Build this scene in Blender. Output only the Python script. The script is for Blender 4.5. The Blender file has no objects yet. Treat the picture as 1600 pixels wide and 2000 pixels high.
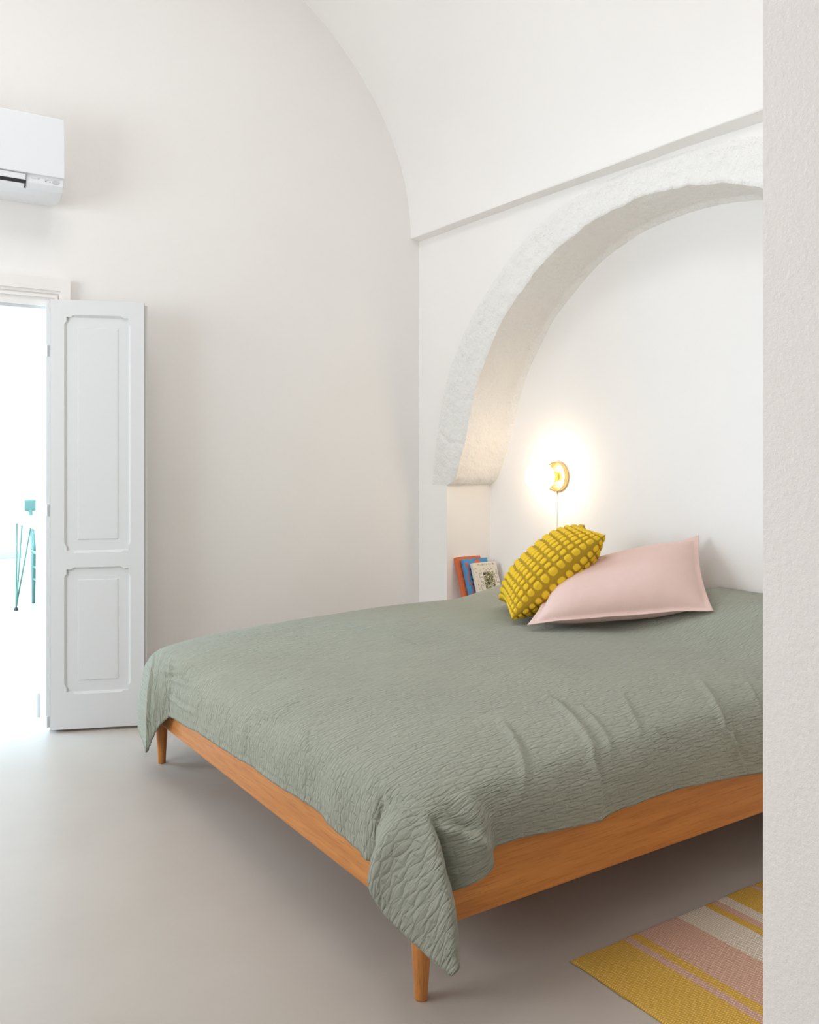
import bpy, bmesh, math, random
import numpy as np
from mathutils import Vector, Matrix, geometry
random.seed(7)
PI = math.pi
SC = bpy.context.scene
COL = SC.collection

# ------------------------------------------------------------------ helpers
def obj(name, bm, mat=None, parent=None, smooth=False, bevel=0, segs=2):
    if bevel:
        bmesh.ops.bevel(bm, geom=bm.edges[:], offset=bevel, segments=segs, affect='EDGES', profile=0.6)
    bmesh.ops.recalc_face_normals(bm, faces=bm.faces[:])
    me = bpy.data.meshes.new(name); bm.to_mesh(me); bm.free()
    if mat: me.materials.append(mat)
    if smooth:
        for p in me.polygons: p.use_smooth = True
    o = bpy.data.objects.new(name, me); COL.objects.link(o)
    if parent: o.parent = parent
    return o
def tag(o, label=None, cat=None, group=None, kind=None):
    for k, v in (('label', label), ('category', cat), ('group', group), ('kind', kind)):
        if v: o[k] = v
    return o
def empty(name, loc, label, cat, group=None, rz=0):
    o = bpy.data.objects.new(name, None); COL.objects.link(o)
    o.location = loc; o.rotation_euler = (0, 0, rz); o.empty_display_size = .05
    return tag(o, label, cat, group)
def struct(o): o['kind'] = 'structure'; return o
def add_box(bm, x0, x1, y0, y1, z0, z1, M=None):
    v = [bm.verts.new(((x0, x1)[i & 1], (y0, y1)[(i >> 1) & 1], (z0, z1)[i >> 2])) for i in range(8)]
    for f in ((0,2,3,1),(4,5,7,6),(0,1,5,4),(2,6,7,3),(0,4,6,2),(1,3,7,5)): bm.faces.new([v[i] for i in f])
    if M is not None: bmesh.ops.transform(bm, matrix=M, verts=v)
    return v
def box(x0, x1, y0, y1, z0, z1, M=None):
    bm = bmesh.new(); add_box(bm, x0, x1, y0, y1, z0, z1, M); return bm
def add_tube(bm, pts, rads, seg=14, cap=True):
    pts = [Vector(p) for p in pts]
    if not hasattr(rads, '__len__'): rads = [rads] * len(pts)
    rings = []; prev = None
    for i, p in enumerate(pts):
        a = pts[max(i-1, 0)]; b = pts[min(i+1, len(pts)-1)]
        t = (b - a).normalized()
        if prev is None:
            n = t.orthogonal().normalized()
        else:
            n = (prev - t * prev.dot(t)).normalized()
        prev = n; bn = t.cross(n)
        rings.append([bm.verts.new(p + (n * math.cos(2*PI*k/seg) + bn * math.sin(2*PI*k/seg)) * rads[i]) for k in range(seg)])
    for r0, r1 in zip(rings, rings[1:]):
        for k in range(seg): bm.faces.new((r0[k], r0[(k+1) % seg], r1[(k+1) % seg], r1[k]))
    if cap: bm.faces.new(rings[0]); bm.faces.new(rings[-1])
def tube(pts, rads, seg=14):
    bm = bmesh.new(); add_tube(bm, pts, rads, seg); return bm
def grid_mesh(name, V, mat, parent=None, uv=None, attr=None, smooth=True, closeu=False):
    """V: (n,m,3) array -> one mesh."""
    n, m, _ = V.shape
    idx = np.arange(n*m).reshape(n, m)
    a = idx[:-1, :-1].ravel(); b = idx[1:, :-1].ravel(); c = idx[1:, 1:].ravel(); d = idx[:-1, 1:].ravel()
    F = np.stack([a, b, c, d], 1)
    return arr_mesh(name, V.reshape(-1, 3), F, mat, parent, None if uv is None else uv.reshape(-1, 2), attr, smooth)
def arr_mesh(name, V, F, mat, parent=None, uv=None, attr=None, smooth=True):
    me = bpy.data.meshes.new(name)
    nf = len(F)
    me.vertices.add(len(V)); me.vertices.foreach_set('co', np.asarray(V, dtype=np.float32).ravel())
    me.loops.add(nf*4); me.loops.foreach_set('vertex_index', F.astype(np.int32).ravel())
    me.polygons.add(nf); me.polygons.foreach_set('loop_start', np.arange(0, nf*4, 4, dtype=np.int32))
    me.polygons.foreach_set('loop_total', np.full(nf, 4, dtype=np.int32))
    me.polygons.foreach_set('use_smooth', np.full(nf, smooth))
    me.update(calc_edges=True); me.validate()
    if uv is not None:
        l = me.uv_layers.new(name='uv'); l.data.foreach_set('uv', uv[F.ravel()].astype(np.float32).ravel())
    if attr:
        for k, v in attr.items():
            at = me.attributes.new(k, 'FLOAT', 'POINT'); at.data.foreach_set('value', v.ravel().astype(np.float32))
    if mat: me.materials.append(mat)
    o = bpy.data.objects.new(name, me); COL.objects.link(o)
    if parent: o.parent = parent
    return o
def vnoise(x, y, seed=0):
    def h(i, j):
        s = np.sin(i * 127.1 + j * 311.7 + seed * 74.7) * 43758.5453
        return (s - np.floor(s)) * 2 - 1
    i = np.floor(x); j = np.floor(y); f = x - i; g = y - j
    f = f*f*(3-2*f); g = g*g*(3-2*g)
    return (h(i, j)*(1-f) + h(i+1, j)*f)*(1-g) + (h(i, j+1)*(1-f) + h(i+1, j+1)*f)*g
def fbm(x, y, o=4, seed=0):
    r = 0; a = 1; s = 0
    for k in range(o):
        r = r + a * vnoise(x * 2**k + k*3.7, y * 2**k - k*5.1, seed + k); s += a; a *= .5
    return r / s
def catmull(tab, q):
    """tab rows: key, values... ; monotone-key cubic interpolation."""
    T = np.array(tab, float); T = T[np.argsort(T[:, 0])]; k = T[:, 0]; Y = T[:, 1:]
    m = np.zeros_like(Y)
    m[1:-1] = (Y[2:] - Y[:-2]) / (k[2:] - k[:-2])[:, None]
    m[0] = (Y[1]-Y[0])/(k[1]-k[0]); m[-1] = (Y[-1]-Y[-2])/(k[-1]-k[-2])
    q = np.clip(q, k[0], k[-1]); i = np.clip(np.searchsorted(k, q) - 1, 0, len(k)-2)
    h = (k[i+1]-k[i]); t = (q - k[i]) / h; h = h[..., None]; t = t[..., None]
    return ((2*t**3-3*t**2+1)*Y[i] + (t**3-2*t**2+t)*h*m[i] + (-2*t**3+3*t**2)*Y[i+1] + (t**3-t**2)*h*m[i+1])
def sm(a, b, x):
    t = np.clip((x-a)/(b-a), 0, 1); return t*t*(3-2*t)

# ------------------------------------------------------------------ node helper
class N:
    def __init__(s, name):
        s.m = bpy.data.materials.new(name); s.m.use_nodes = True
        s.t = s.m.node_tree; s.b = s.t.nodes['Principled BSDF']
    def n(s, ty, **k):
        x = s.t.nodes.new(ty)
        for a, v in k.items():
            if a.startswith('i_'):
                x.inputs[a[2:].replace('_', ' ')].default_value = v
            else: setattr(x, a, v)
        return x
    def l(s, a, b): s.t.links.new(a, b)
    def val(s, sock, v):
        if hasattr(v, 'is_linked') or isinstance(v, bpy.types.NodeSocket): s.l(v, sock)
        else: sock.default_value = v
    def M(s, op, a, b=0.0, c=0.0, clamp=False):
        x = s.n('ShaderNodeMath', operation=op, use_clamp=clamp)
        s.val(x.inputs[0], a); s.val(x.inputs[1], b)
        if len(x.inputs) > 2: s.val(x.inputs[2], c)
        return x.outputs[0]
    def mix(s, f, a, b):
        x = s.n('ShaderNodeMix', data_type='RGBA')
        s.val(x.inputs[0], f)
        for i, v in ((6, a), (7, b)):
            if isinstance(v, tuple): x.inputs[i].default_value = (*v[:3], 1)
            else: s.l(v, x.inputs[i])
        return x.outputs[2]
    def ramp(s, f, a, b):
        x = s.n('ShaderNodeMapRange', clamp=True); s.val(x.inputs[0], f)
        x.inputs[1].default_value = a; x.inputs[2].default_value = b
        return x.outputs[0]
    def vec(s, src='Object', scale=(1, 1, 1), rot=(0, 0, 0)):
        c = s.n('ShaderNodeTexCoord'); mp = s.n('ShaderNodeMapping')
        mp.inputs['Scale'].default_value = scale; mp.inputs['Rotation'].default_value = rot
        s.l(c.outputs[src], mp.inputs[0]); return mp.outputs[0]
    def noise(s, v, scale, detail=4, rough=.5):
        x = s.n('ShaderNodeTexNoise'); x.inputs['Scale'].default_value = scale
        x.inputs['Detail'].default_value = detail; x.inputs['Roughness'].default_value = rough
        s.l(v, x.inputs['Vector']); return x.outputs['Fac']
    def bump(s, h, strength=.3, dist=.01, prev=None):
        x = s.n('ShaderNodeBump'); x.inputs['Strength'].default_value = strength; x.inputs['Distance'].default_value = dist
        s.l(h, x.inputs['Height'])
        if prev is not None: s.l(prev, x.inputs['Normal'])
        s.l(x.outputs[0], s.b.inputs['Normal']); return x.outputs[0]
    def col(s, v):
        if isinstance(v, tuple): s.b.inputs['Base Color'].default_value = (*v[:3], 1)
        else: s.l(v, s.b.inputs['Base Color'])
    def set(s, rough=.6, spec=.5, metal=0, **k):
        s.b.inputs['Roughness'].default_value = rough; s.b.inputs['Specular IOR Level'].default_value = spec
        s.b.inputs['Metallic'].default_value = metal
        return s.m
def flat(name, c, rough=.5, spec=.5, metal=0):
    n = N(name); n.col(c); return n.set(rough, spec, metal)
def plaster(name, c, s1, d1, s2, d2):
    n = N(name); v = n.vec('Object')
    f = n.noise(v, 1.3, 3); n.col(n.mix(n.ramp(f, .35, .7), tuple(x*.975 for x in c), c))
    b = n.bump(n.noise(v, s1, 4), .5, d1); n.bump(n.noise(v, s2, 3, .7), .5, d2, b)
    return n.set(.85, .2)
WALL = (.888, .865, .843)
M_wall = plaster('wall_plaster', WALL, 3, .012, 160, .0006)
M_near = plaster('coarse_plaster', (.83, .775, .74), 8, .004, 130, .003)
M_rough = plaster('rough_lime_stone', (.885, .868, .84), 24, .030, 85, .016)
M_white = flat('white_paint', (.70, .70, .70), .45, .4)
M_trim = flat('trim_paint', (.86, .83, .80), .5, .35)
# microcement floor
n = N('microcement'); v = n.vec('Object')
f1 = n.noise(v, 1.6, 5, .6); f2 = n.noise(n.vec('Object', (1, 3, 1), (0, 0, .5)), 5, 4, .6)
c = n.mix(n.ramp(f1, .3, .7), (.46, .41, .36), (.52, .47, .42)); c = n.mix(n.M('MULTIPLY', n.ramp(f2, .3, .8), .5), c, (.50, .45, .395))
sp = n.noise(v, 420, 2, .6); c = n.mix(n.M('MULTIPLY', n.ramp(sp, .6, .8), .25), c, (.36, .32, .28))
n.col(c); n.l(n.M('ADD', n.M('MULTIPLY', f1, .25), .30), n.b.inputs['Roughness']); n.bump(f2, .2, .002)
n.b.inputs['Specular IOR Level'].default_value = .45; M_floor = n.m
# oiled wood
def wood(name, axis):
    n = N(name); sc = [26, 26, 26]; sc[axis] = 1.6
    v = n.vec('Object', tuple(sc)); f = n.noise(v, 1.4, 6, .62); sc2 = [90, 90, 90]; sc2[axis] = 4
    g = n.noise(n.vec('Object', tuple(sc2)), 2.5, 3, .6)
    c = n.mix(n.ramp(f, .3, .72), (.50, .18, .042), (.68, .285, .075))
    c = n.mix(n.M('MULTIPLY', n.ramp(g, .52, .72), .6), c, (.33, .115, .03))
    n.col(c); n.bump(g, .25, .0006); return n.set(.42, .4)
M_woodX, M_woodY, M_woodZ = wood('oiled_wood_long', 0), wood('oiled_wood_cross', 1), wood('oiled_wood_upright', 2)
M_mattress = flat('mattress_ticking', (.75, .74, .72), .9, .1)
# quilt: leaf-shaped stitched cells in cloth coordinates
n = N('quilted_cotton'); tc = n.n('ShaderNodeTexCoord'); sx = n.n('ShaderNodeSeparateXYZ'); n.l(tc.outputs['UV'], sx.inputs[0])
v = tc.outputs['UV']
nz = n.n('ShaderNodeTexNoise'); nz.inputs['Scale'].default_value = 26; nz.inputs['Detail'].default_value = 2; n.l(v, nz.inputs['Vector'])
ns = n.n('ShaderNodeSeparateColor'); n.l(nz.outputs['Color'], ns.inputs[0])
P = n.M('ADD', sx.outputs[0], n.M('MULTIPLY', n.M('SUBTRACT', ns.outputs[0], .5), .018))
Q = n.M('ADD', sx.outputs[1], n.M('MULTIPLY', n.M('SUBTRACT', ns.outputs[1], .5), .009))
W_, P_ = .0140, .062
def tri(x):   # 0..1 triangle wave of period 1
    return n.M('MULTIPLY', n.M('ABSOLUTE', n.M('SUBTRACT', n.M('FRACT', x), .5)), 2.0)
tw = tri(n.M('DIVIDE', P, P_))
amp = n.M('MULTIPLY', n.M('SUBTRACT', tw, .5), .56)
qq = n.M('DIVIDE', Q, W_)
# seams at qq = 2k + amp and qq = 2k+1 - amp
d1 = n.M('ABSOLUTE', n.M('SUBTRACT', n.M('FRACT', n.M('ADD', n.M('MULTIPLY', n.M('SUBTRACT', qq, amp), .5), .5)), .5))
d2 = n.M('ABSOLUTE', n.M('SUBTRACT', n.M('FRACT', n.M('MULTIPLY', n.M('ADD', qq, amp), .5)), .5))
seam = n.M('MULTIPLY', n.M('MINIMUM', d1, d2), 2.0)            # 0 on a seam
px_ = n.M('ABSOLUTE', n.M('SUBTRACT', n.M('FRACT', n.M('ADD', n.M('DIVIDE', P, P_), n.M('MULTIPLY', n.M('FLOOR', n.M('MULTIPLY', qq, .5)), .5))), .5))
cross = n.M('MULTIPLY', px_, 5.0)
seam2 = n.M('MINIMUM', n.M('MULTIPLY', seam, 1.0), cross)
puff = n.M('POWER', n.M('MINIMUM', n.M('MULTIPLY', seam2, 2.2), 1.0), .5)
cr = n.n('ShaderNodeTexVoronoi', feature='DISTANCE_TO_EDGE'); cr.inputs['Scale'].default_value = 1
mpp = n.n('ShaderNodeMapping'); mpp.inputs['Scale'].default_value = (20, 105, 1); n.l(v, mpp.inputs[0]); n.l(mpp.outputs[0], cr.inputs['Vector'])
crk = n.M('POWER', n.M('MINIMUM', n.M('MULTIPLY', cr.outputs['Distance'], 2.5), 1.0), .6)
wv = n.noise(v, 700, 2, .6)
b = n.bump(puff, .70, .0032); b = n.bump(crk, .6, .0024, b); n.bump(wv, .3, .0005, b)
big = n.noise(v, 3.0, 3)
c = n.mix(n.ramp(big, .3, .7), (.305, .315, .252), (.335, .345, .276))
fz = n.noise(v, 330, 2, .7); c = n.mix(n.M('MULTIPLY', n.ramp(fz, .5, .75), .35), c, (.39, .41, .335))
n.col(c); M_quilt = n.set(.95, .12); n.b.inputs['Sheen Weight'].default_value = .12; n.b.inputs['Sheen Roughness'].default_value = .6
M_hem = N('quilt_hem'); M_hem.col((.25, .28, .23)); M_hem = M_hem.set(.95, .1)
# mustard bobble cushion
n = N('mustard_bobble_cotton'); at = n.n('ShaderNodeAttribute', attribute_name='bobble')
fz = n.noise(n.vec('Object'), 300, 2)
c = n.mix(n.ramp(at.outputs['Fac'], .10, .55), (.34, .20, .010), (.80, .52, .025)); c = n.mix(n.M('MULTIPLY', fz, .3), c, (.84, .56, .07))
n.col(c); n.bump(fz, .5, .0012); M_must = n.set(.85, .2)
# pink cotton
n = N('pink_cotton'); v = n.vec('Object'); w = n.noise(v, 500, 2, .7); f = n.noise(v, 7, 4)
n.col(n.mix(f, (.76, .54, .485), (.80, .585, .53))); bb = n.bump(n.noise(n.vec('Object', (1, 2.2, 1)), 9, 3, .5), .35, .012); n.bump(w, .3, .0006, bb); M_pink = n.set(.9, .15)
n.b.inputs['Sheen Weight'].default_value = .15
# opal glass lamp, brass
n = N('lit_opal_glass'); n.col((1, .95, .85)); n.b.inputs['Emission Color'].default_value = (1, .79, .58, 1); n.b.inputs['Emission Strength'].default_value = 14; M_globe = n.set(.3)
n = N('brushed_brass'); n.col((.80, .56, .24)); n.bump(n.noise(n.vec('Object'), 60, 3), .3, .001); M_brass = n.set(.32, .5, 1)
M_cord = flat('white_flex', (.8, .76, .70), .5)
M_ac = flat('white_plastic', (.80, .815, .835), .28, .5)
M_acslot = flat('dark_slot', (.03, .03, .035), .6)
M_acmark = flat('grey_print', (.55, .56, .57), .5)
M_mint = flat('mint_lacquer', (.10, .20, .175), .4, .5)
M_mintmetal = flat('mint_metal', (.11, .25, .20), .35, .5)
M_black = flat('black_rubber', (.015, .015, .02), .6)
M_top = flat('pale_table_top', (.80, .77, .78), .4, .5)
M_edge = flat('plywood_edge', (.55, .38, .30), .6)
M_base = flat('grey_skirting', (.50, .52, .52), .6)

# ------------------------------------------------------------------ setting
XB, YA, ZC, XL, YN = 2.80, 4.15, 2.41, -1.42, .74
# floor
V = np.zeros((2, 2, 3)); V[0, :, 0] = -2.6; V[1, :, 0] = 3.6; V[:, 0, 1] = -3.0; V[:, 1, 1] = 12.0
bm = box(-2.6, 3.6, -3.0, 12.0, -.12, 0); struct(obj('floor', bm, M_floor))
# arch outline (y, z): far springing to near springing
A = [(3.874, 1.044), (3.835, 1.062), (3.80, 1.10), (3.76, 1.189), (3.716, 1.282), (3.672, 1.44), (3.608, 1.594), (3.53, 1.718), (3.410, 1.875),
     (3.307, 1.966), (3.185, 2.054), (3.065, 2.125), (2.971, 2.168), (2.858, 2.203), (2.765, 2.225), (2.647, 2.244), (2.50, 2.256),
     (2.351, 2.250), (2.265, 2.237), (2.159, 2.217), (2.07, 2.194), (1.966, 2.157), (1.80, 2.07), (1.62, 1.93), (1.45, 1.74), (1.31, 1.52), (1.22, 1.28), (1.18, 1.044)]
R_ = [(4.02, 1.0443), (4.015, 1.08), (4.01, 1.15), (3.994, 1.231), (3.965, 1.36), (3.925, 1.50), (3.870, 1.63), (3.80, 1.75), (3.67, 1.91),
      (3.56, 2.01), (3.42, 2.12), (3.27, 2.22), (3.15, 2.28), (3.00, 2.33), (2.88, 2.355), (2.72, 2.375), (2.50, 2.385),
      (2.32, 2.38), (2.20, 2.375), (2.06, 2.36), (1.95, 2.335), (1.82, 2.29), (1.62, 2.20), (1.42, 2.05), (1.23, 1.85), (1.10, 1.60), (1.02, 1.32), (.98, 1.044)]
def outer(y, z):   # project from arch centre to the wall rectangle
    cy, cz = 2.5, 1.0442
    dy, dz = y - cy, z - cz; t = 1e9
    if dy > 0: t = min(t, (YA + .02 - cy) / dy)
    if dy < 0: t = min(t, (YN - .3 - cy) / dy)
    if dz > 0: t = min(t, (ZC + .02 - cz) / dz)
    return cy + dy*t, cz + dz*t
NU = 420
ks = np.linspace(0, 1, NU)
key = np.linspace(0, 1, len(A))
Ai = catmull([(k, *a) for k, a in zip(key, A)], ks)
Ri = catmull([(k, *a) for k, a in zip(key, R_)], ks)
Oi = np.array([outer(*p) for p in Ri])
cum = np.r_[0, np.cumsum(np.linalg.norm(np.diff(Ai, axis=0), axis=1))]
# keep the outer corners square by snapping the nearest samples onto them
for cy, cz in ((YA + .02, ZC + .02), (YN - .3, ZC + .02)):
    i = np.argmin((Oi[:, 0]-cy)**2 + (Oi[:, 1]-cz)**2); Oi[i] = (cy, cz)
jn = fbm(cum*14, cum*0+2, 4, 3)            # ragged stone arris
arris = sm(0, .06, cum) * jn * .009
cen = np.array([2.5, .9]); rad = Ai - cen; rad /= np.linalg.norm(rad, axis=1)[:, None]
Aj = Ai + rad * arris[:, None]
NR = 26
front = np.zeros((NU, NR + 14, 3))
for j in range(NR):
    t = j / (NR - 1); p = Aj*(1-t) + Ri*t
    rough = fbm(p[:, 0]*22, p[:, 1]*22, 4, 9)*.0055
    joints = np.zeros(NU)
    for cj, wv_ in ((.26, .0), (.50, .01), (.90, .0), (1.42, .01), (2.0, 0), (2.6, .01), (3.2, 0)):
        joints += np.exp(-((cum - cj - .012*math.sin(9*t+cj))/.008)**2) * (.006 if cj < .6 else .002)
    edge = sm(0, .22, cum) * sm(1.0, .82, np.full(NU, t)) * (.007 + .004*fbm(cum*5, cum*0+7, 3, 4))
    x = XB - edge - rough*sm(1.0, .75, np.full(NU, t))*sm(0, .12, cum) + joints*sm(1., .8, t)
    x = np.where(np.arange(NU) < 3, XB, x)
    x += .006*sm(.06, 0, np.full(NU, t))                      # worn arris
    front[:, j] = np.stack([x, p[:, 0], p[:, 1]], 1)
ring_o = struct(grid_mesh('trim_1', front[:, :NR], M_rough))
for j in range(14):
    t = j / 13; p = Ri*(1-t) + Oi*t
    front[:, NR + j] = np.stack([np.full(NU, XB) + .004*fbm(p[:, 0]*2.5, p[:, 1]*2.5, 2, 5)*math.sin(PI*t), p[:, 0], p[:, 1]], 1)
w = grid_mesh('wall_right', front[:, NR:], M_wall)
struct(w)
# the plain wall beside the jambs, the jambs, niche back
JF, JN = 3.884, 1.10
bm = bmesh.new()
add_box(bm, XB, XB + .6, JF, YA + .05, 0, 1.046); add_box(bm, XB, XB + .6, YN - .3, JN, 0, 1.046)
struct(obj('wall_right_pier', bm, M_wall, bevel=.0015))
bm = bmesh.new(); add_box(bm, 3.094, 3.3, .6, JF + .2, 0, 2.6); struct(obj('wall_niche', bm, M_wall))
XW = 3.094
NX = 34
intr = np.zeros((NU, NX, 3))
for j in range(NX):
    t = j / (NX - 1)
    r = fbm(cum*16, np.full(NU, t*6.0), 4, 21)*.006*sm(1, .5, t) + fbm(cum*3, np.full(NU, t*1.0), 2, 2)*.008*sm(0, .1, cum)*sm(0., .15, t)
    k = (1-t); ar = arris*k
    blend = .022*sm(.82, 1, t)*sm(.1, .5, cum)                      # soft plaster cove against the back wall
    p = Ai + rad*(ar + r - blend)[:, None]
    intr[:, j] = np.stack([np.full(NU, XB + .004 + (XW + .01 - XB)*t), p[:, 0], p[:, 1]], 1)
intr[:, 0] = front[:, 0]
struct(grid_mesh('trim_2', intr, M_rough))
# cornice: small plaster ledge where the vault springs, with a slightly wavy lower line
ys = np.linspace(YN - .3, YA + .02, 160)
wob = fbm(ys*2.2, ys*0, 3, 8)
prof = []
zl = ZC - .008 - .012*sm(3.2, 1.8, ys) + wob*.004
zu = ZC + wob*.002
for (x, z) in ((XB + .03, zl), (XB - .004, zl), (XB - .054, zu), (XB - .056, zu + .008), (XB - .056, zu + .03), (XB + .03, zu + .03)):
    prof.append(np.stack([np.full(160, x), ys, z], 1))
struct(grid_mesh('trim_3', np.stack(prof, 1), M_wall, smooth=False))
# vault
a_ = (XB - .056 - XL) / 2; xc = (XB - .056 + XL) / 2
th = np.linspace(0, PI, 90); yv = np.linspace(YN - .3, YA + .02, 40)
TH, YV = np.meshgrid(th, yv, indexing='ij')
ex = np.abs(np.cos(TH))**1.0 * np.sign(np.cos(TH))
V = np.stack([xc + a_*ex, YV, ZC + .004 + 1.55*np.sin(TH) + .006*fbm(TH*4, YV*1.5, 3, 6)], 2)
struct(grid_mesh('ceiling', V, M_wall))
# wall A (behind the bed) with the doorway
DX0, DX1, DZ = .03, .845, 1.87
def wall_with_hole(name, x0, x1, y0, y1, z0, z1, holes, mat, axis='y'):
    """wall slab spanning x0..x1 (or y) with rectangular holes (a0,a1,b0,b1)"""
    bm = bmesh.new(); xs = sorted({x0, x1, *[h[0] for h in holes], *[h[1] for h in holes]}); zs = sorted({z0, z1, *[h[2] for h in holes], *[h[3] for h in holes]})
    for a, b in zip(xs, xs[1:]):
        for c, d in zip(zs, zs[1:]):
            if any(h[0] <= a and b <= h[1] and h[2] <= c and d <= h[3] for h in holes): continue
            if axis == 'y': add_box(bm, a, b, y0, y1, c, d)
            else: add_box(bm, y0, y1, a, b, c, d)
    bmesh.ops.remove_doubles(bm, verts=bm.verts[:], dist=1e-5)
    seen = {}; dele = []
    for f in bm.faces:
        k = tuple(sorted(v.index for v in f.verts)); 
    bm.verts.index_update()
    for f in bm.faces: seen.setdefault(tuple(sorted(v.index for v in f.verts)), []).append(f)
    for k, fs in seen.items():
        if len(fs) > 1: dele += fs
    bmesh.ops.delete(bm, geom=dele, context='FACES')
    return struct(obj(name, bm, mat))
wall_with_hole('wall_back', -2.6, 3.5, YA, YA + .32, 0, 4.3, [(DX0, DX1, 0, DZ)], M_wall)
# left wall with the window that lights the room
wall_with_hole('wall_left', YN - .3, YA + .1, XL - .3, XL + .04, 0, 2.6, [(1.90, 3.50, 1.05, 2.38)], M_wall, axis='x')
bm = bmesh.new()
for (y0, y1, z0, z1) in ((1.90, 1.96, 1.05, 2.38), (3.44, 3.50, 1.05, 2.38), (1.961, 3.439, 1.05, 1.11), (1.961, 3.439, 2.32, 2.38), (2.675, 2.725, 1.111, 2.319)):
    add_box(bm, XL - .22, XL - .16, y0, y1, z0, z1)
struct(obj('window_1', bm, M_white, bevel=.004))
# near partition: the opening we look through
wall_with_hole('wall_near', -2.6, 3.5, YN - .30, YN, 0, 4.3, [(-.60, 1.056, 0, 3.3)], M_near)  # unseen left jamb set inward to block fill light from the bed corner
# the room the camera stands in
M_absorb = flat('light_absorbing_wall', (.16, .14, .12), .9, .1)  # unseen walls made dark to absorb light bouncing onto the bed sides
wall_with_hole('wall_camera_room', -2.6, 3.5, -2.7, -2.5, 0, 4.0, [], M_absorb)
wall_with_hole('wall_camera_room_left', -2.7, YN - .29, -2.7, -2.5, 0, 4.0, [(-1.5, 0, .8, 2.5)], M_absorb, axis='x')  # unseen opening added to go with the reveal's fill lamp
bm = bmesh.new(); add_box(bm, 3.4, 3.6, -2.7, YN - .29, 0, 4.0); struct(obj('wall_camera_room_side', bm, M_absorb))
struct(obj('ceiling_camera_room', box(-2.6, 3.6, -2.7, YN - .29, 3.9, 4.05), M_absorb))
# next room beyond the door
FY = 11.4
wall_with_hole('wall_next_room_left', YA + .3, FY + .1, -2.3, -2.1, 0, 3.3, [(5.2, 7.2, .6, 2.6), (8.2, 10.2, .6, 2.6)], M_wall, axis='x')
bm = bmesh.new(); add_box(bm, 2.01, 2.2, YA + .3, FY + .2, 0, 3.3); struct(obj('wall_next_room_right', bm, M_wall))
struct(obj('wall_next_room_back', box(-2.3, 2.2, FY, FY + .2, 0, 3.3), M_wall))
struct(obj('ceiling_next_room', box(-2.4, 2.3, YA + .3, FY + .2, 3.3, 3.45), M_wall))
struct(obj('baseboard_back', box(-2.1, 2.01, FY - .015, FY, 0, .075), M_base, bevel=.003))
struct(obj('baseboard_right', box(1.995, 2.01, YA + .4, FY - .016, 0, .075), M_white, bevel=.003))
struct(obj('baseboard_door', box(.833, .846, 4.375, 4.47, 0.0, .11), M_base, bevel=.002))
# door casing with stepped moulding
bm = bmesh.new()
def casing(bm, o0, o1, dep):   # o0..o1 distance outward from opening
    x0 = DX0 - o0*.72; x1 = DX1 + o0*.72; X0 = DX0 - o1*.72; X1 = DX1 + o1*.72; z0 = DZ + o0; z1 = DZ + o1
    pts = [((x1, 0), (X1, 0)), ((x1, z0), (X1, z1)), ((x0, z0), (X0, z1)), ((x0, 0), (X0, 0))]
    for (a, b), (c, d) in zip(pts, pts[1:]):
        vs = [bm.verts.new((p[0], y, p[1])) for y in (YA - dep, YA + .004) for p in (a, b, d, c)]
        for f in ((0,1,2,3),(4,7,6,5),(0,4,5,1),(1,5,6,2),(2,6,7,3),(3,7,4,0)): bm.faces.new([vs[i] for i in f])
for o0, o1, dep in ((-.012, .022, .018), (.022, .034, .028), (.034, .042, .016), (.042, .054, .026), (.054, .106, .034)):
    casing(bm, o0, o1, dep)
struct(obj('trim_4', bm, M_trim))
# frame lining inside the doorway
bm = bmesh.new()
add_box(bm, DX1 - .004, DX1 + .002, YA + .004, YA + .20, 0, DZ); add_box(bm, DX0, DX0 + .028, YA + .004, YA + .20, 0, DZ); add_box(bm, DX0, DX1, YA + .004, YA + .20, DZ - .025, DZ)
struct(obj('trim_5', bm, M_white))
# door leaf (local: x along width, z up, y = thickness; front face at y = 0 looking to -y)
door = bpy.data.objects.new('door_1', None); COL.objects.link(door); struct(door)
door.location = (.832, 4.091, .012); door.rotation_euler = (0, 0, math.atan2(-.149, .370))
W, H, T = .392, 1.868, .036
def notch(x0, x1, z0, z1, c=.020, r=.016, g=.009):
    """outline of a sunk panel: square corners, sides run out by g with eased ends"""
    P = []
    def run(ax, ay, bx, by, nx, ny):
        L = math.hypot(bx-ax, by-ay); ux, uy = (bx-ax)/L, (by-ay)/L
        P.append((ax, ay))
        for k in range(5):
            a = k/4; P.append((ax + ux*(c + r*a) + nx*g*math.sin(a*PI/2), ay + uy*(c + r*a) + ny*g*math.sin(a*PI/2)))
        for k in range(5):
            a = 1-k/4; P.append((bx - ux*(c + r*a) + nx*g*math.sin(a*PI/2), by - uy*(c + r*a) + ny*g*math.sin(a*PI/2)))
    run(x0, z0, x1, z0, 0, -1); run(x1, z0, x1, z1, 1, 0); run(x1, z1, x0, z1, 0, 1); run(x0, z1, x0, z0, -1, 0)
    return P
panels = [(.066, .325, .775, 1.795), (.066, .325, .160, .695)]
bm = bmesh.new()
outl = [(0, 0), (W, 0), (W, H), (0, H)]
holes = [notch(*p) for p in panels]
tess = geometry.tessellate_polygon([[Vector((x, z, 0)) for x, z in L] for L in [outl] + holes])
allp = [q for L in [outl] + holes for q in L]
vs = [bm.verts.new((x, 0, z)) for x, z in allp]
for t in tess: bm.faces.new([vs[i] for i in t])
i0 = 4
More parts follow.
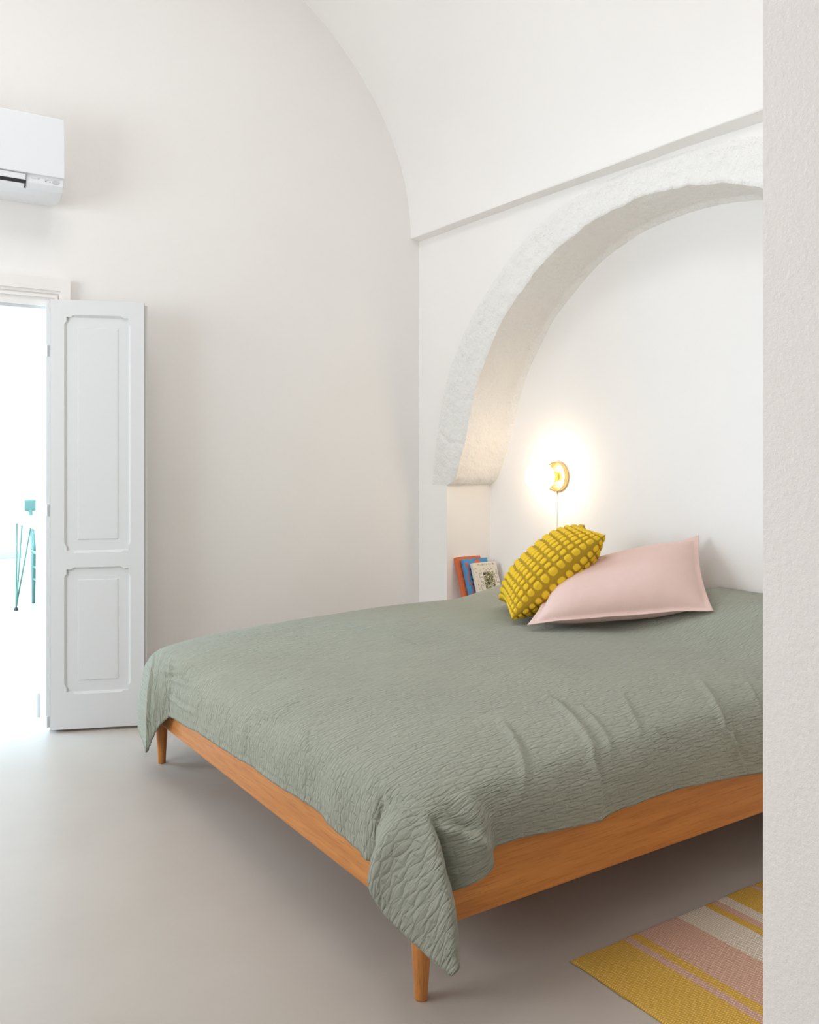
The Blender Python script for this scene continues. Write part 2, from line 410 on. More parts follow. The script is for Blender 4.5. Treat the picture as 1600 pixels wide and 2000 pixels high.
for Hh, pr in zip(holes, panels):
    m = len(Hh); cxp = (pr[0]+pr[1])/2; czp = (pr[2]+pr[3])/2
    ins = []
    for (x, z) in Hh:
        xi = min(max(x, pr[0]), pr[1]); zi = min(max(z, pr[2]), pr[3])
        ins.append(bm.verts.new((xi + (cxp-xi)*.012, .012, zi + (czp-zi)*.004)))
    for k in range(m): bm.faces.new((vs[i0+k], vs[i0+(k+1) % m], ins[(k+1) % m], ins[k]))
    i0 += m
# edges and back
vb = [bm.verts.new((x, T, z)) for x, z in outl]
for k in range(4): bm.faces.new((vs[k], vs[(k+1) % 4], vb[(k+1) % 4], vb[k]))
bm.faces.new(vb)
obj('door_leaf', bm, M_white, door)
for pr in panels:
    bm = bmesh.new()
    add_box(bm, pr[0] - .003, pr[1] + .003, .0115, .022, pr[2] - .003, pr[3] + .003)
    x0, x1, z0, z1 = pr[0] + .046, pr[1] - .044, pr[2] + .048, pr[3] - .046
    f = [bm.verts.new(p) for p in ((x0, .0115, z0), (x1, .0115, z0), (x1, .0115, z1), (x0, .0115, z1))]
    g = [bm.verts.new(p) for p in ((x0+.003, .0075, z0+.003), (x1-.003, .0075, z0+.003), (x1-.003, .0075, z1-.003), (x0+.003, .0075, z1-.003))]
    bm.faces.new(g)
    for k in range(4): bm.faces.new((f[k], f[(k+1) % 4], g[(k+1) % 4], g[k]))
    obj('door_panel', bm, M_white, door)
obj('edge_rebate', box(W, W + .011, .012, .034, .004, H - .012), M_white, door, bevel=.002)
bm = bmesh.new()
for z in (.0, ): add_box(bm, -.020, -.001, .004, T - .002, .01, H - .004)
obj('hinge_stile', bm, M_white, door, bevel=.004)
for z in (.012, .93, 1.62): obj('hinge', tube([(-.012, -.003, z), (-.012, -.003, z + .05)], .0035, 10), M_white, door)

# ------------------------------------------------------------------ bed
bed = empty('bed', (1.07, 1.565, 0), 'low double bed with orange oiled wooden frame on tapered legs', 'bed')
def bedpart(name, bm, mat, **k):
    for v in bm.verts: v.co -= Vector((1.07, 1.565, 0))
    return obj(name, bm, mat, bed, **k)
X0b, X1b, Y0b, Y1b, Z0b, Z1b = 1.07, 3.075, 1.565, 3.53, .188, .362
bedpart('foot_rail', box(X0b, X0b + .032, Y0b + .001, Y1b - .001, Z0b, Z1b), M_woodY, bevel=.007, smooth=False)
bedpart('side_rail', box(X0b + .0325, X1b, Y0b, Y0b + .028, Z0b, Z1b), M_woodX, bevel=.006)
bedpart('side_rail', box(X0b + .0325, X1b, Y1b - .028, Y1b, Z0b, Z1b), M_woodX, bevel=.006)
bedpart('head_rail', box(X1b - .03, X1b - .001, Y0b + .029, Y1b - .029, Z0b, Z1b), M_woodY, bevel=.006)
bm = bmesh.new()
for k in range(14): add_box(bm, X0b + .06 + k*.138, X0b + .13 + k*.138, Y0b + .029, Y1b - .029, .27, .285)
bedpart('slats', bm, M_woodY)
bm = box(X0b + .07, X1b - .032, Y0b + .036, Y1b - .036, .288, .440)
bedpart('mattress', bm, M_mattress, bevel=.05, segs=4, smooth=True)
for (lx, ly) in ((1.110, 1.637), (1.116, 3.455), (3.02, 1.637), (3.02, 3.455)):
    prof = [(.0, .0135), (.004, .0150), (.03, .0162), (.07, .0188), (.11, .0208), (.15, .0215), (.19, .0215), (.30, .0215)]
    bedpart('leg', tube([(lx, ly, z) for z, r in prof], [r for z, r in prof], 28), M_woodZ, smooth=True)

# ------------------------------------------------------------------ quilt
L = .28; qx0, qy0 = 1.095, 1.60; LX = 3.078 - qx0; WY = 1.86
STEP = .0072
p = np.arange(-L, LX + STEP/2, STEP); q = np.arange(-L, WY + L + STEP/2, STEP)
Pg, Qg = np.meshgrid(p, q, indexing='ij')
def ztop(x, y):
    z = .505 + .030*sm(1.2, 2.2, x) + .004*fbm(x*2.2, y*3.0, 3, 31)
    z += (.060 + .070*sm(3.30, 2.75, y)) * sm(2.50, 2.98, x) * sm(1.50, 1.75, y) * (1 - .25*sm(2.35, 2.45, y)*sm(2.6, 2.5, y))
    z -= .045*np.exp(-np.maximum(x - qx0, 0)/.14)
    z -= .030*np.exp(-np.maximum(y - qy0, 0)/.07) + .020*np.exp(-np.maximum(qy0 + WY - y, 0)/.07)
    return z
foot = [(-.28, 1.062, 1.456, .152), (-.21, 1.049, 1.500, .163), (-.14, 1.029, 1.561, .189), (-.07, 1.006, 1.625, .222), (-.02, .988, 1.655, .262), (.0, .992, 1.667, .278),
        (.035, 1.012, 1.684, .284), (.07, 1.040, 1.706, .281), (.10, 1.050, 1.722, .280), (.14, 1.038, 1.752, .280), (.19, 1.040, 1.79, .285), (.27, 1.034, 1.87, .297), (.42, 1.038, 2.02, .312),
        (.6, 1.033, 2.19, .308), (.82, 1.038, 2.425, .303), (1.0, 1.032, 2.60, .299), (1.2, 1.037, 2.794, .292), (1.38, 1.034, 2.97, .283), (1.52, 1.036, 3.11, .275),
        (1.60, 1.045, 3.17, .255), (1.66, 1.025, 3.20, .225), (1.76, 1.015, 3.235, .185), (1.90, 1.010, 3.27, .135), (2.04, 1.008, 3.29, .112), (2.14, 1.006, 3.30, .102)]
near = [(-.28, 1.062, 1.456, .152), (-.26, 1.074, 1.446, .170), (-.20, 1.106, 1.498, .178), (-.12, 1.118, 1.538, .222), (-.06, 1.114, 1.560, .252), (-.02, 1.128, 1.545, .270), (.015, 1.150, 1.520, .284), (.05, 1.190, 1.507, .300),
        (.08, 1.217, 1.512, .317), (.105, 1.232, 1.538, .333), (.15, 1.262, 1.548, .337), (.22, 1.325, 1.538, .340), (.32, 1.42, 1.533, .338), (.46, 1.557, 1.533, .329), (.50, 1.60, 1.538, .336), (.58, 1.679, 1.533, .340),
        (.72, 1.823, 1.534, .346), (.88, 1.979, 1.532, .338), (1.08, 2.181, 1.534, .322), (1.4, 2.5, 1.534, .32), (1.98, 3.078, 1.54, .32)]
far = [(-.28, 1.006, 3.30, .102), (-.22, 1.022, 3.38, .108), (-.15, 1.030, 3.46, .130), (-.08, 1.040, 3.51, .155), (.0, 1.075, 3.54, .21), (.10, 1.16, 3.556, .26), (.25, 1.33, 3.556, .27),
       (.8, 1.89, 3.556, .28), (1.98, 3.078, 3.556, .29)]
ep = np.minimum(Pg, 0); eq = np.where(Qg < 0, Qg, np.where(Qg > WY, Qg - WY, 0))
rho = np.maximum(np.abs(ep), np.abs(eq)); tau = np.clip(rho / L, 0, 1)
bx = qx0 + np.clip(Pg, 0, LX); by = qy0 + np.clip(Qg, 0, WY)
ts = np.maximum(tau, 1e-6)
onfoot = (np.abs(ep) >= np.abs(eq) - 1e-9) & (ep < 0)
# hem parameter (corner squares scale outwards from the corner)
hq = np.where(Qg < 0, Qg/ts, np.where(Qg > WY, WY + (Qg-WY)/ts, Qg))
hp = np.where(Pg < 0, Pg/ts, Pg)
Hf = catmull(foot, hq); Hn = catmull(near, hp); Hr = catmull(far, hp)
Hh = np.where(onfoot[..., None], Hf, np.where((eq < 0)[..., None], Hn, Hr))
bz = ztop(bx, by)
kk = 2.6 - .85*sm(.14, -.02, Qg)*sm(.14, -.02, Pg)*(Qg < .5); g = 1 - (1 - tau)**kk; vz = tau**1.35
X = bx + (Hh[..., 0]-bx)*g; Y = by + (Hh[..., 1]-by)*g; Z = bz + (Hh[..., 2]-bz)*vz
inner = rho <= 0
X = np.where(inner, bx, X); Y = np.where(inner, by, Y); Z = np.where(inner, bz, Z)
# smooth fold lines a little
S = np.stack([X, Y, Z], 2)
for _ in range(5):
    S2 = S.copy(); S2[1:-1, 1:-1] = .2*(S[1:-1, 1:-1] + S[2:, 1:-1] + S[:-2, 1:-1] + S[1:-1, 2:] + S[1:-1, :-2]); S = S2
# creases: (p, q) polylines, half width, height
def normals(S):
    du = np.gradient(S, axis=0); dv = np.gradient(S, axis=1); nn = np.cross(du, dv)
    return nn / np.maximum(np.linalg.norm(nn, axis=2), 1e-9)[..., None]
RIDGES = [
    ([(-.02, 1.80), (-.27, 1.72)], .014, -.012),
    ([(-.04, 1.88), (-.27, 1.94)], .014, .010),
    ([(-.03, 1.66), (-.16, 1.56), (-.27, 1.60)], .010, .008),
    ([(0.8, 0.181), (0.706, 0.051), (0.649, -0.035)], 0.007, 0.006),
    ([(0.634, 0.332), (0.613, 0.246), (0.469, -0.071), (0.462, -0.179), (0.462, -0.273)], 0.009, 0.009),
    ([(0.642, 0.188), (0.541, -0.035), (0.519, -0.1)], 0.007, 0.006),
    ([(0.404, 0.238), (0.332, 0.087), (0.282, 0.001), (0.224, -0.122)], 0.009, 0.008),
    ([(1.088, 0.138), (0.98, 0.001), (0.944, -0.1), (1.009, -0.273)], 0.011, 0.01),
    ([(1.023, 0.015), (0.973, -0.107), (0.973, -0.23)], 0.008, 0.007),
    ([(0.714, 0.022), (0.714, -0.057), (0.721, -0.136)], 0.007, 0.006),
    ([(1.232, 0.094), (1.153, 0.001), (1.117, -0.093)], 0.008, 0.006),
    ([(0.109, 0.663), (0.008, 0.555), (-0.064, 0.498), (-0.143, 0.462), (-0.273, 0.454)], 0.006, -0.006),
    ([(-0.093, 1.254), (-0.215, 1.218)], 0.006, -0.006),
    ([(-0.071, 0.879), (-0.172, 0.836), (-0.258, 0.836)], 0.006, -0.006),
    ([(-0.078, 1.736), (-0.093, 1.606), (-0.057, 1.455), (0.001, 1.462)], 0.009, 0.009),
    ([(-0.129, 1.664), (-0.114, 1.477), (-0.093, 1.311)], 0.008, 0.007),
    ([(-0.201, 1.614), (-0.208, 1.398), (-0.201, 1.275)], 0.009, 0.005),
    ([(-0.064, 0.879), (-0.042, 0.742), (0.001, 0.685)], 0.008, 0.007),
    ([(-0.035, 0.721), (0.044, 0.764), (0.159, 0.793)], 0.008, 0.005),
    ([(-.06, .13), (-.15, .10), (-.27, .09)], 0.012, -0.012),
    ([(-0.093, 0.073), (-0.057, 0.044), (-0.042, 0.008)], 0.009, 0.008),
    ([(0.001, -0.086), (0.03, -0.129), (0.066, -0.215)], 0.014, 0.014),
    ([(0.051, 0.001), (0.044, -0.064), (0.037, -0.165)], 0.022, -0.012),
    ([(0.692, 0.8), (0.642, 0.534), (0.627, 0.346)], 0.006, 0.003),
    ([(0.829, 0.498), (0.778, 0.31)], 0.006, 0.003),
    ([(0.325, 0.296), (0.426, 0.303), (0.519, 0.303)], 0.004, -0.003),
    ([(0.678, 1.498), (0.706, 1.275), (0.678, 0.987)], 0.006, 0.003),
]
def seg_dist(pts):
    d = np.full(Pg.shape, 9.0); sg = np.zeros(Pg.shape); tt = np.zeros(Pg.shape); n_ = len(pts)-1
    for i, ((a, b), (c, e)) in enumerate(zip(pts, pts[1:])):
        vx, vy = c-a, e-b; LL = vx*vx+vy*vy
        t = np.clip(((Pg-a)*vx + (Qg-b)*vy)/LL, 0, 1)
        dx = Pg-(a+t*vx); dy = Qg-(b+t*vy); dd = np.hypot(dx, dy)
        s = np.sign(vx*dy - vy*dx); m = dd < d
        d = np.where(m, dd, d); sg = np.where(m, s, sg); tt = np.where(m, (i+t)/n_, tt)
    return d*np.where(sg == 0, 1, sg), tt
disp = .0022*fbm(Pg*9, Qg*9, 3, 40) + .0014*fbm(Pg*22, Qg*40, 2, 44)
hang = sm(0, .6, tau)
disp += hang*.004*fbm(Pg*5, Qg*16, 3, 50)*(np.abs(eq) < 1e-6) + hang*.005*fbm(Pg*13, Qg*4, 3, 51)*(ep > -1e-6) + hang*.0045*fbm(Pg*5, Qg*24, 3, 52)*(ep < 0)
for pts, wd, ht in RIDGES:
    d, t = seg_dist(pts)
    taper = np.sqrt(np.clip(np.sin(PI*np.clip(t, .02, .98)), 0, 1))
    disp += ht*taper*(np.exp(-(d/wd)**2) - .6*np.exp(-((d-wd*1.7)/(wd*1.1))**2))
# stitched border along the hem
edge_d = np.minimum.reduce([Pg + L, Qg + L, WY + L - Qg])
disp += -.0022*np.exp(-((edge_d - .024)/.004)**2)
S = S + normals(S)*disp[..., None]
S[..., 0] = np.minimum(S[..., 0], 3.082)
uv = np.stack([Pg, Qg], 2)
qo = grid_mesh('bedspread', S, M_quilt, uv=uv)
tag(qo, 'sage green quilted bedspread draped over the whole bed, pointed corners hanging', 'bedspread')
qm = qo.modifiers.new('thickness', 'SOLIDIFY'); qm.thickness = .005; qm.offset = -1; qm.use_rim = True
if normals(S)[150, 150, 2] < 0: qm.offset = 1

# ------------------------------------------------------------------ cushions
def pillow(name, c00, c10, c11, c01, T0, mat, cells=None, parent=None, flange=0, pinch=.06, asym=1.0, n=150, sag=None):
    """corners in world space, (u,v); puffed both ways along the mean normal"""
    C = [np.array(c, float) for c in (c00, c10, c11, c01)]
    u = np.linspace(0, 1, n + 1)
    wu = u if not cells else .55*u + .45*.5*(1-np.cos(PI*u))
    U, Vv = np.meshgrid(wu, wu, indexing='ij'); SU, SV = np.meshgrid(u, u, indexing='ij')
    cu, cv = 2*U-1, 2*Vv-1
    # edges bow inward between the corners
    Ub = .5 + .5*cu*(1 - pinch*(1-cv**2)*np.abs(cu)**2); Vb = .5 + .5*cv*(1 - pinch*(1-cu**2)*np.abs(cv)**2)
    base = (C[0][None, None]*((1-Ub)*(1-Vb))[..., None] + C[1]*(Ub*(1-Vb))[..., None] + C[2]*(Ub*Vb)[..., None] + C[3]*((1-Ub)*Vb)[..., None])
    nn = np.cross(C[1]-C[0] + C[2]-C[3], C[3]-C[0] + C[2]-C[1]); nn /= np.linalg.norm(nn)
    fl = flange
    a = np.clip((np.minimum(U, 1-U) - fl)/(.5-fl), 0, 1); b = np.clip((np.minimum(Vv, 1-Vv) - fl*1.2)/(.5-fl*1.2), 0, 1)
    hgt = ((1-(1-a)**2.6)*(1-(1-b)**2.6))
    hgt = hgt**.62
    objs = []; Vs = []; At = []
    if flange: base = base + nn*(.007*fbm(U*5, Vv*5, 2, 77) * np.exp(-np.minimum.reduce([U, 1-U, Vv, 1-Vv])/.08))[..., None]
    for s, k in ((1, 1.0), (-1, asym)):
        h = T0*k*hgt
        bob = np.zeros_like(h)
        P0 = base + nn*(s*h)[..., None]
        if sag is not None: P0 = P0 + nn*(s*sag(U, Vv)*hgt)[..., None]
        if cells:
            jx = .10*vnoise(SU*cells, SV*cells*.5, 3); jy = .10*vnoise(SU*cells*.5, SV*cells, 4)
            fu = np.abs(((SU*cells+jx) % 1)-.5)*2; fv = np.abs(((SV*cells+jy) % 1)-.5)*2
            r = (fu**3.2 + fv**3.2)**(1/3.2)
            bob = np.sqrt(np.clip(1 - (r/.79)**4.0, 0, 1))
            nr = normals(P0); 
            if np.dot(nr[n//2, n//2], nn)*s < 0: nr = -nr
            P0 = P0 + nr*(bob*.0070 - .001)[..., None] * np.clip(np.minimum.reduce([SU, 1-SU, SV, 1-SV])*cells*2.0, .25, 1)[..., None]
        Vs.append(P0.reshape(-1, 3)); At.append(bob.ravel())
    N1 = (n+1)**2; idx = np.arange(N1).reshape(n+1, n+1)
    F1 = np.stack([idx[:-1, :-1].ravel(), idx[1:, :-1].ravel(), idx[1:, 1:].ravel(), idx[:-1, 1:].ravel()], 1)
    per = np.r_[idx[0, :], idx[1:, -1], idx[-1, :-1][::-1], idx[1:-1, 0][::-1]]
    F3 = np.stack([per, np.roll(per, -1), np.roll(per, -1)+N1, per+N1], 1)
    F = np.vstack([F1, F1[:, ::-1]+N1, F3])
    V = np.vstack(Vs)
    # separate the two rim loops by a hair so the rim has thickness
    off = np.zeros(len(V)); off[:N1] = .0015; off[N1:] = -.0015
    V = V + nn*off[:, None]
    org = V.min(axis=0)*0 + (C[0]+C[1]+C[2]+C[3])/4; org[2] = V[:, 2].min()
    o = arr_mesh(name, V - org, F, mat, attr={'bobble': np.concatenate(At)})
    o.location = Vector(org)
    return o, nn
A_ = (2.255, 2.695, .562); B_ = (2.560, 2.493, .892); C_ = (2.490, 3.065, .570)
D_ = (B_[0] + .205, B_[1] + .325, B_[2] + .010)
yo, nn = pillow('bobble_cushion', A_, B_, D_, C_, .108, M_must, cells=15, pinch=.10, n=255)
tag(yo, 'mustard yellow cushion covered in rows of bobbles, leaning on the pink pillow', 'cushion')
# pink pillow
P1 = (2.235, 2.580, .562); P2 = (2.770, 2.150, .628); P3 = (3.030, 2.425, .872); P4 = (2.56, 2.80, .70)
def pk(U, V):
    return .010*np.sin(7*U+2) * np.exp(-((V-.25)/.3)**2) - .018*np.exp(-(((V-.62)-.35*(U-.6))/.05)**2)*sm(.25, .5, U)*sm(.95, .7, U)*.4
po, nn2 = pillow('pillow', P1, P2, P3, P4, .100, M_pink, pinch=.06, flange=.035, n=110, sag=pk)
tag(po, 'pale pink pillow with a flat flange edge, tilted up towards the wall', 'pillow')

# ------------------------------------------------------------------ wall lamp
LY, LZ = 3.332, 1.098
lamp = empty('wall_lamp', (XW, LY, LZ), 'lit opal globe wall lamp on a round brass disc above the bed', 'wall lamp')
def lathe_x(prof, seg=48):   # profile (x, r) about the x axis
    bm = bmesh.new(); rings = []
    for x, r in prof:
        rings.append([bm.verts.new((x, r*math.cos(2*PI*k/seg), r*math.sin(2*PI*k/seg))) for k in range(seg)] if r > 1e-6 else [bm.verts.new((x, 0, 0))])
    for a, b in zip(rings, rings[1:]):
        for k in range(seg):
            f = [a[k % len(a)], a[(k+1) % len(a)], b[(k+1) % len(b)], b[k % len(b)]]
            f = list(dict.fromkeys(f))
            if len(f) > 2: bm.faces.new(f)
    return bm
obj('wall_plate', lathe_x([(-.0, 0), (-.0, .073), (-.002, .0745), (-.026, .0745), (-.029, .073), (-.0295, .066), (-.027, .063), (-.027, 0)]), M_brass, lamp, smooth=False)
obj('socket_neck', lathe_x([(-.027, 0), (-.027, .026), (-.050, .024), (-.066, .030), (-.066, 0)]), M_brass, lamp, smooth=True)
prof = [(-.126 - .0727*math.cos(PI*k/28), .0727*math.sin(PI*k/28)) for k in range(29)]
obj('globe_shade', lathe_x(prof), M_globe, lamp, smooth=True)
obj('cord', tube([(-.004, .010, -.072), (-.004, .012, -.30), (-.004, .010, -.50)], .0026, 8), M_cord, lamp, smooth=True)

# ------------------------------------------------------------------ books on the plaster ledge beside the bed
struct(obj('trim_6', box(2.80, 3.10, 3.60, JF + .01, 0, .40), M_wall, bevel=.01))
def book(name, loc, w, h, t, tilt, cover, label, spine=None, rz=0):
    e = empty(name, loc, label, 'book', 'books leaning on the niche wall', rz=rz)
    M = Matrix.Rotation(tilt, 4, 'X')
    obj('front_cover', box(0, w, -.0025, 0, 0, h, M), cover, e)
    obj('back_cover', box(0, w, t, t + .0025, 0, h, M), cover, e)
    obj('spine', box(-.002, .0005, -.0025, t + .0025, 0, h, M), spine or cover, e)
    obj('pages', box(.0006, w - .003, .0002, t - .0002, .003, h - .003, M), M_paper, e)
    return e, M
M_paper = flat('paper', (.8, .76, .68), .8)
M_orange = flat('orange_cover', (.62, .14, .045), .5)
M_blue = flat('blue_cover', (.075, .27, .52), .5)
M_cream = flat('cream_cover', (.76, .70, .60), .5)
M_red = flat('red_ink', (.72, .10, .06), .6); M_ink = flat('dark_ink', (.03, .03, .03), .6)
M_green = flat('green_ink', (.25, .42, .20), .6); M_ochre = flat('ochre_ink', (.62, .42, .10), .6)
n = N('dense_pattern_print'); v = n.vec('Object'); f = n.noise(v, 60, 3, .6); g = n.noise(v, 95, 2)
n.col(n.mix(n.ramp(g, .42, .5), n.mix(n.ramp(f, .47, .53), (.02, .02, .02), (.42, .40, .16)), n.mix(n.ramp(f, .45, .55), (.62, .58, .36), (.05, .05, .05)))); M_print = n.set(.6)
def ribbon(pts, wd, M, y=-.0034):
    bm = bmesh.new(); pts = [Vector((a, 0, b)) for a, b in pts]; L_ = []
    for i, p0 in enumerate(pts):
        t = (pts[min(i+1, len(pts)-1)] - pts[max(i-1, 0)]).normalized(); nrm = Vector((-t.z, 0, t.x))*wd/2
        L_.append([bm.verts.new(M @ (p0 + nrm + Vector((0, y, 0)))), bm.verts.new(M @ (p0 - nrm + Vector((0, y, 0))))])
    for a, b in zip(L_, L_[1:]): bm.faces.new((a[0], b[0], b[1], a[1]))
    return bm
def disc(cx, cz, rx, rz_, M, y=-.0034, seg=20):
    bm = bmesh.new(); bm.faces.new([bm.verts.new(M @ Vector((cx + rx*math.cos(2*PI*k/seg), y, cz + rz_*math.sin(2*PI*k/seg)))) for k in range(seg)]); return bm
def letters(txt, size, M, x, z, mats, parent, step, vert=False):
    for i, ch in enumerate(txt):
        if ch == ' ': continue
        cu = bpy.data.curves.new('cover_lettering', 'FONT'); cu.body = ch; cu.size = size; cu.extrude = .0002
        tmp = bpy.data.objects.new('cover_lettering', cu); COL.objects.link(tmp)
        dg = bpy.context.evaluated_depsgraph_get(); me = bpy.data.meshes.new_from_object(tmp.evaluated_get(dg))
        bpy.data.objects.remove(tmp)
        dx, dz = (0, -i*step) if vert else (i*step, 0)
        me.transform(M @ Matrix.Translation((x+dx, -.0034, z+dz)) @ Matrix.Rotation(PI/2, 4, 'X'))
        me.materials.clear(); me.materials.append(mats[i % len(mats)])
        o = bpy.data.objects.new('cover_lettering', me); COL.objects.link(o); o.parent = parent
tl = math.radians(-20)
ZL = .402
bo, M = book('book', (2.848, 3.772, ZL), .160, .272, .020, tl, M_orange, 'tall orange book leaning on the niche wall, behind the blue book')
bb_, M = book('book', (2.868, 3.742, ZL), .160, .262, .016, tl, M_blue, 'blue picture book with red drawing, between the orange and cream books')
obj('drawn_serpent', ribbon([(.018 + .012*math.sin(k*.55)*(.4 + k*.06), .225 - k*.0085) for k in range(22)], .007, M), M_red, bb_)
obj('drawn_head', disc(.016, .232, .007, .013, M), M_red, bb_)
obj('drawn_sun', disc(.090, .240, .020, .014, M), M_orange, bb_)
obj('drawn_sun_centre', disc(.090, .241, .006, .005, M, -.0038), M_red, bb_)
for k in range(5): obj('drawn_leaf', disc(.034 - .004*(k % 2), .205 - k*.028, .003, .007, M), M_ink, bb_)
bw, M = book('book', (2.896, 3.705, ZL), .158, .243, .014, tl, M_cream, 'cream book with black patterned panel and squiggles, frontmost of three')
letters('MUSURGIA', .013, M, .030, .226, [M_green, M_ochre, M_ink, M_green, M_ochre], bw, .0145)
letters('MUSURGIA', .012, M, .008, .208, [M_ochre, M_ink, M_green], bw, .022, True)
obj('printed_panel', box(.056, .126, -.0036, -.0026, .035, .190, M), M_print, bw)
for (cx, cz, s, ph) in ((.038, .175, 1, 0), (.037, .125, 1, 2), (.036, .07, 1.1, 1), (.142, .175, 1, 1), (.143, .12, 1, 3), (.142, .06, 1, 0), (.09, .205, 1, 4)):
    pts = [(cx + .012*s*math.cos(ph + k*.38) * (1 - k*.02), cz + (k-9)*.0026 + .007*math.sin(ph*2 + k*.8)) for k in range(19)]
    if cz > .2: pts = [(.062 + k*.0035, .203 + .006*math.sin(k*.9)) for k in range(19)]
    obj('squiggle', ribbon(pts, .0016, M), M_ink, bw)

# ------------------------------------------------------------------ striped rug
bounds = [1.485, 1.654, 1.679, 1.708, 1.854, 1.959, 1.986, 2.012, 2.051, 2.154, 2.173, 2.34]
colr = ['y', 'p', 'y', 'p', 'c', 'y', 'p', 'c', 'y', 'p', 'y']
n = N('woven_stripes'); tc = n.n('ShaderNodeTexCoord'); s3 = n.n('ShaderNodeSeparateXYZ'); n.l(tc.outputs['Object'], s3.inputs[0])
jag = n.M('MULTIPLY', n.M('SUBTRACT', n.noise(n.vec('Object'), 110, 1), .5), .006)
xx = n.M('ADD', s3.outputs[0], jag)
CC = {'y': (.82, .50, .085), 'p': (.78, .48, .39), 'c': (.86, .79, .67)}
cur = n.mix(0.0, CC['y'], CC['y'])
for bnd, c in zip(bounds[1:-1], colr[1:]):
    cur = n.mix(n.M('GREATER_THAN', xx, bnd - 1.485), cur, CC[c])
ya = n.M('MULTIPLY', s3.outputs[0], 118.0); yb = n.M('MULTIPLY', s3.outputs[1], 172.0)
row = n.M('FLOOR', ya)
f1 = n.M('ABSOLUTE', n.M('SUBTRACT', n.M('FRACT', ya), .5)); f2 = n.M('ABSOLUTE', n.M('SUBTRACT', n.M('FRACT', n.M('ADD', yb, n.M('MULTIPLY', row, .37))), .5))
hh = n.M('SUBTRACT', 1.0, n.M('ADD', n.M('POWER', n.M('MULTIPLY', f1, 2.0), 3.0), n.M('POWER', n.M('MULTIPLY', f2, 2.0), 3.0)), clamp=True)
cur = n.mix(n.M('MULTIPLY', n.M('SUBTRACT', 1.0, hh), .42), cur, (.45, .27, .10))
fz = n.noise(n.vec('Object', (1, 1, 1)), 170, 2, .7); cur = n.mix(n.M('MULTIPLY', n.ramp(fz, .5, .8), .3), cur, (.86, .70, .42))
n.col(cur); n.bump(hh, .8, .003); M_rug = n.set(.95, .1)
gx = np.linspace(0, .855, 120); gy = np.linspace(0, -.775, 110)
GX, GY = np.meshgrid(gx, gy, indexing='ij')
wavx = .003*fbm(GY*14, GY*0, 3, 60); wavy = .003*fbm(GX*14, GX*0+3, 3, 61)
ed = np.minimum.reduce([GX, .855-GX, -GY, GY+.775])
zz = .0005 + .0055*np.sqrt(np.clip(ed/.008, 0, 1)) + .0008*fbm(GX*8, GY*8, 2, 62)
ro = grid_mesh('striped_rug', np.stack([GX + wavx, GY + wavy, zz], 2), M_rug)
ro.location = (1.485, 1.56, 0)
tag(ro, 'flat woven rug with yellow, pink and cream stripes on the floor beside the bed', 'rug')
sm_ = ro.modifiers.new('thickness', 'SOLIDIFY'); sm_.thickness = .0004

# ------------------------------------------------------------------ air conditioner
AX0, AX1, AYF = .055, .856, 3.925
ac = empty('air_conditioner', ((AX0+AX1)/2, YA, 2.29), 'white wall-mounted air conditioner above the doorway', 'air conditioner')
def acp(name, bm, mat, **k):
    for v in bm.verts: v.co -= Vector(((AX0+AX1)/2, YA, 2.29))
    return obj(name, bm, mat, ac, **k)
def prism_x(x0, x1, yz, M=None):
    bm = bmesh.new(); a = [bm.verts.new((x0, y, z)) for y, z in yz]; b = [bm.verts.new((x1, y, z)) for y, z in yz]
    bm.faces.new(a); bm.faces.new(b[::-1])
    for k in range(len(yz)): bm.faces.new((a[k], a[(k+1) % len(yz)], b[(k+1) % len(yz)], b[k]))
    return bm
body = [(YA - .001, 2.600), (AYF + .016, 2.600), (AYF + .012, 2.362), (AYF + .014, 2.330), (AYF + .030, 2.306), (AYF + .060, 2.292), (AYF + .12, 2.284), (YA - .03, 2.290), (YA - .001, 2.31)]
bm = prism_x(AX0 + .002, AX1 - .002, body)
acp('housing', bm, M_ac, bevel=.004)
acp('front_panel', box(AX0, AX1, AYF, AYF + .014, 2.363, 2.610), M_ac, bevel=.004)
FX = .705
fl_ = [(AYF + .004, 2.358), (AYF + .006, 2.3355), (AYF + .012, 2.3355), (AYF + .014, 2.358)]
acp('louvre', prism_x(AX0 + .03, FX - .001, fl_), M_ac)
acp('louvre', prism_x(AX0 + .03, FX - .004, [(AYF + .0115, 2.3305), (AYF + .0265, 2.3045), (AYF + .034, 2.307), (AYF + .018, 2.331)]), M_ac)
acp('outlet', prism_x(AX0 + .022, FX + .0015, [(AYF + .0095, 2.360), (AYF + .0095, 2.331), (AYF + .0135, 2.3265), (AYF + .0262, 2.3068), (AYF + .034, 2.312), (AYF + .03, 2.36)]), M_acslot)
acp('display_window', disc(.822, 2.345, .013, .008, Matrix.Identity(4), AYF + .0105), M_acmark)
for x, wd in ((.728, .018), (.778, .020)): acp('printed_line', box(x, x + wd, AYF + .0102, AYF + .0115, 2.3485, 2.3495), M_acmark)
for x in (.781, .797): acp('indicator_light', box(x, x + .004, AYF + .0102, AYF + .0115, 2.341, 2.3435), M_acslot)
acp('printed_logo', box(.751, .757, AYF + .0102, AYF + .0115, 2.347, 2.352), M_acmark)

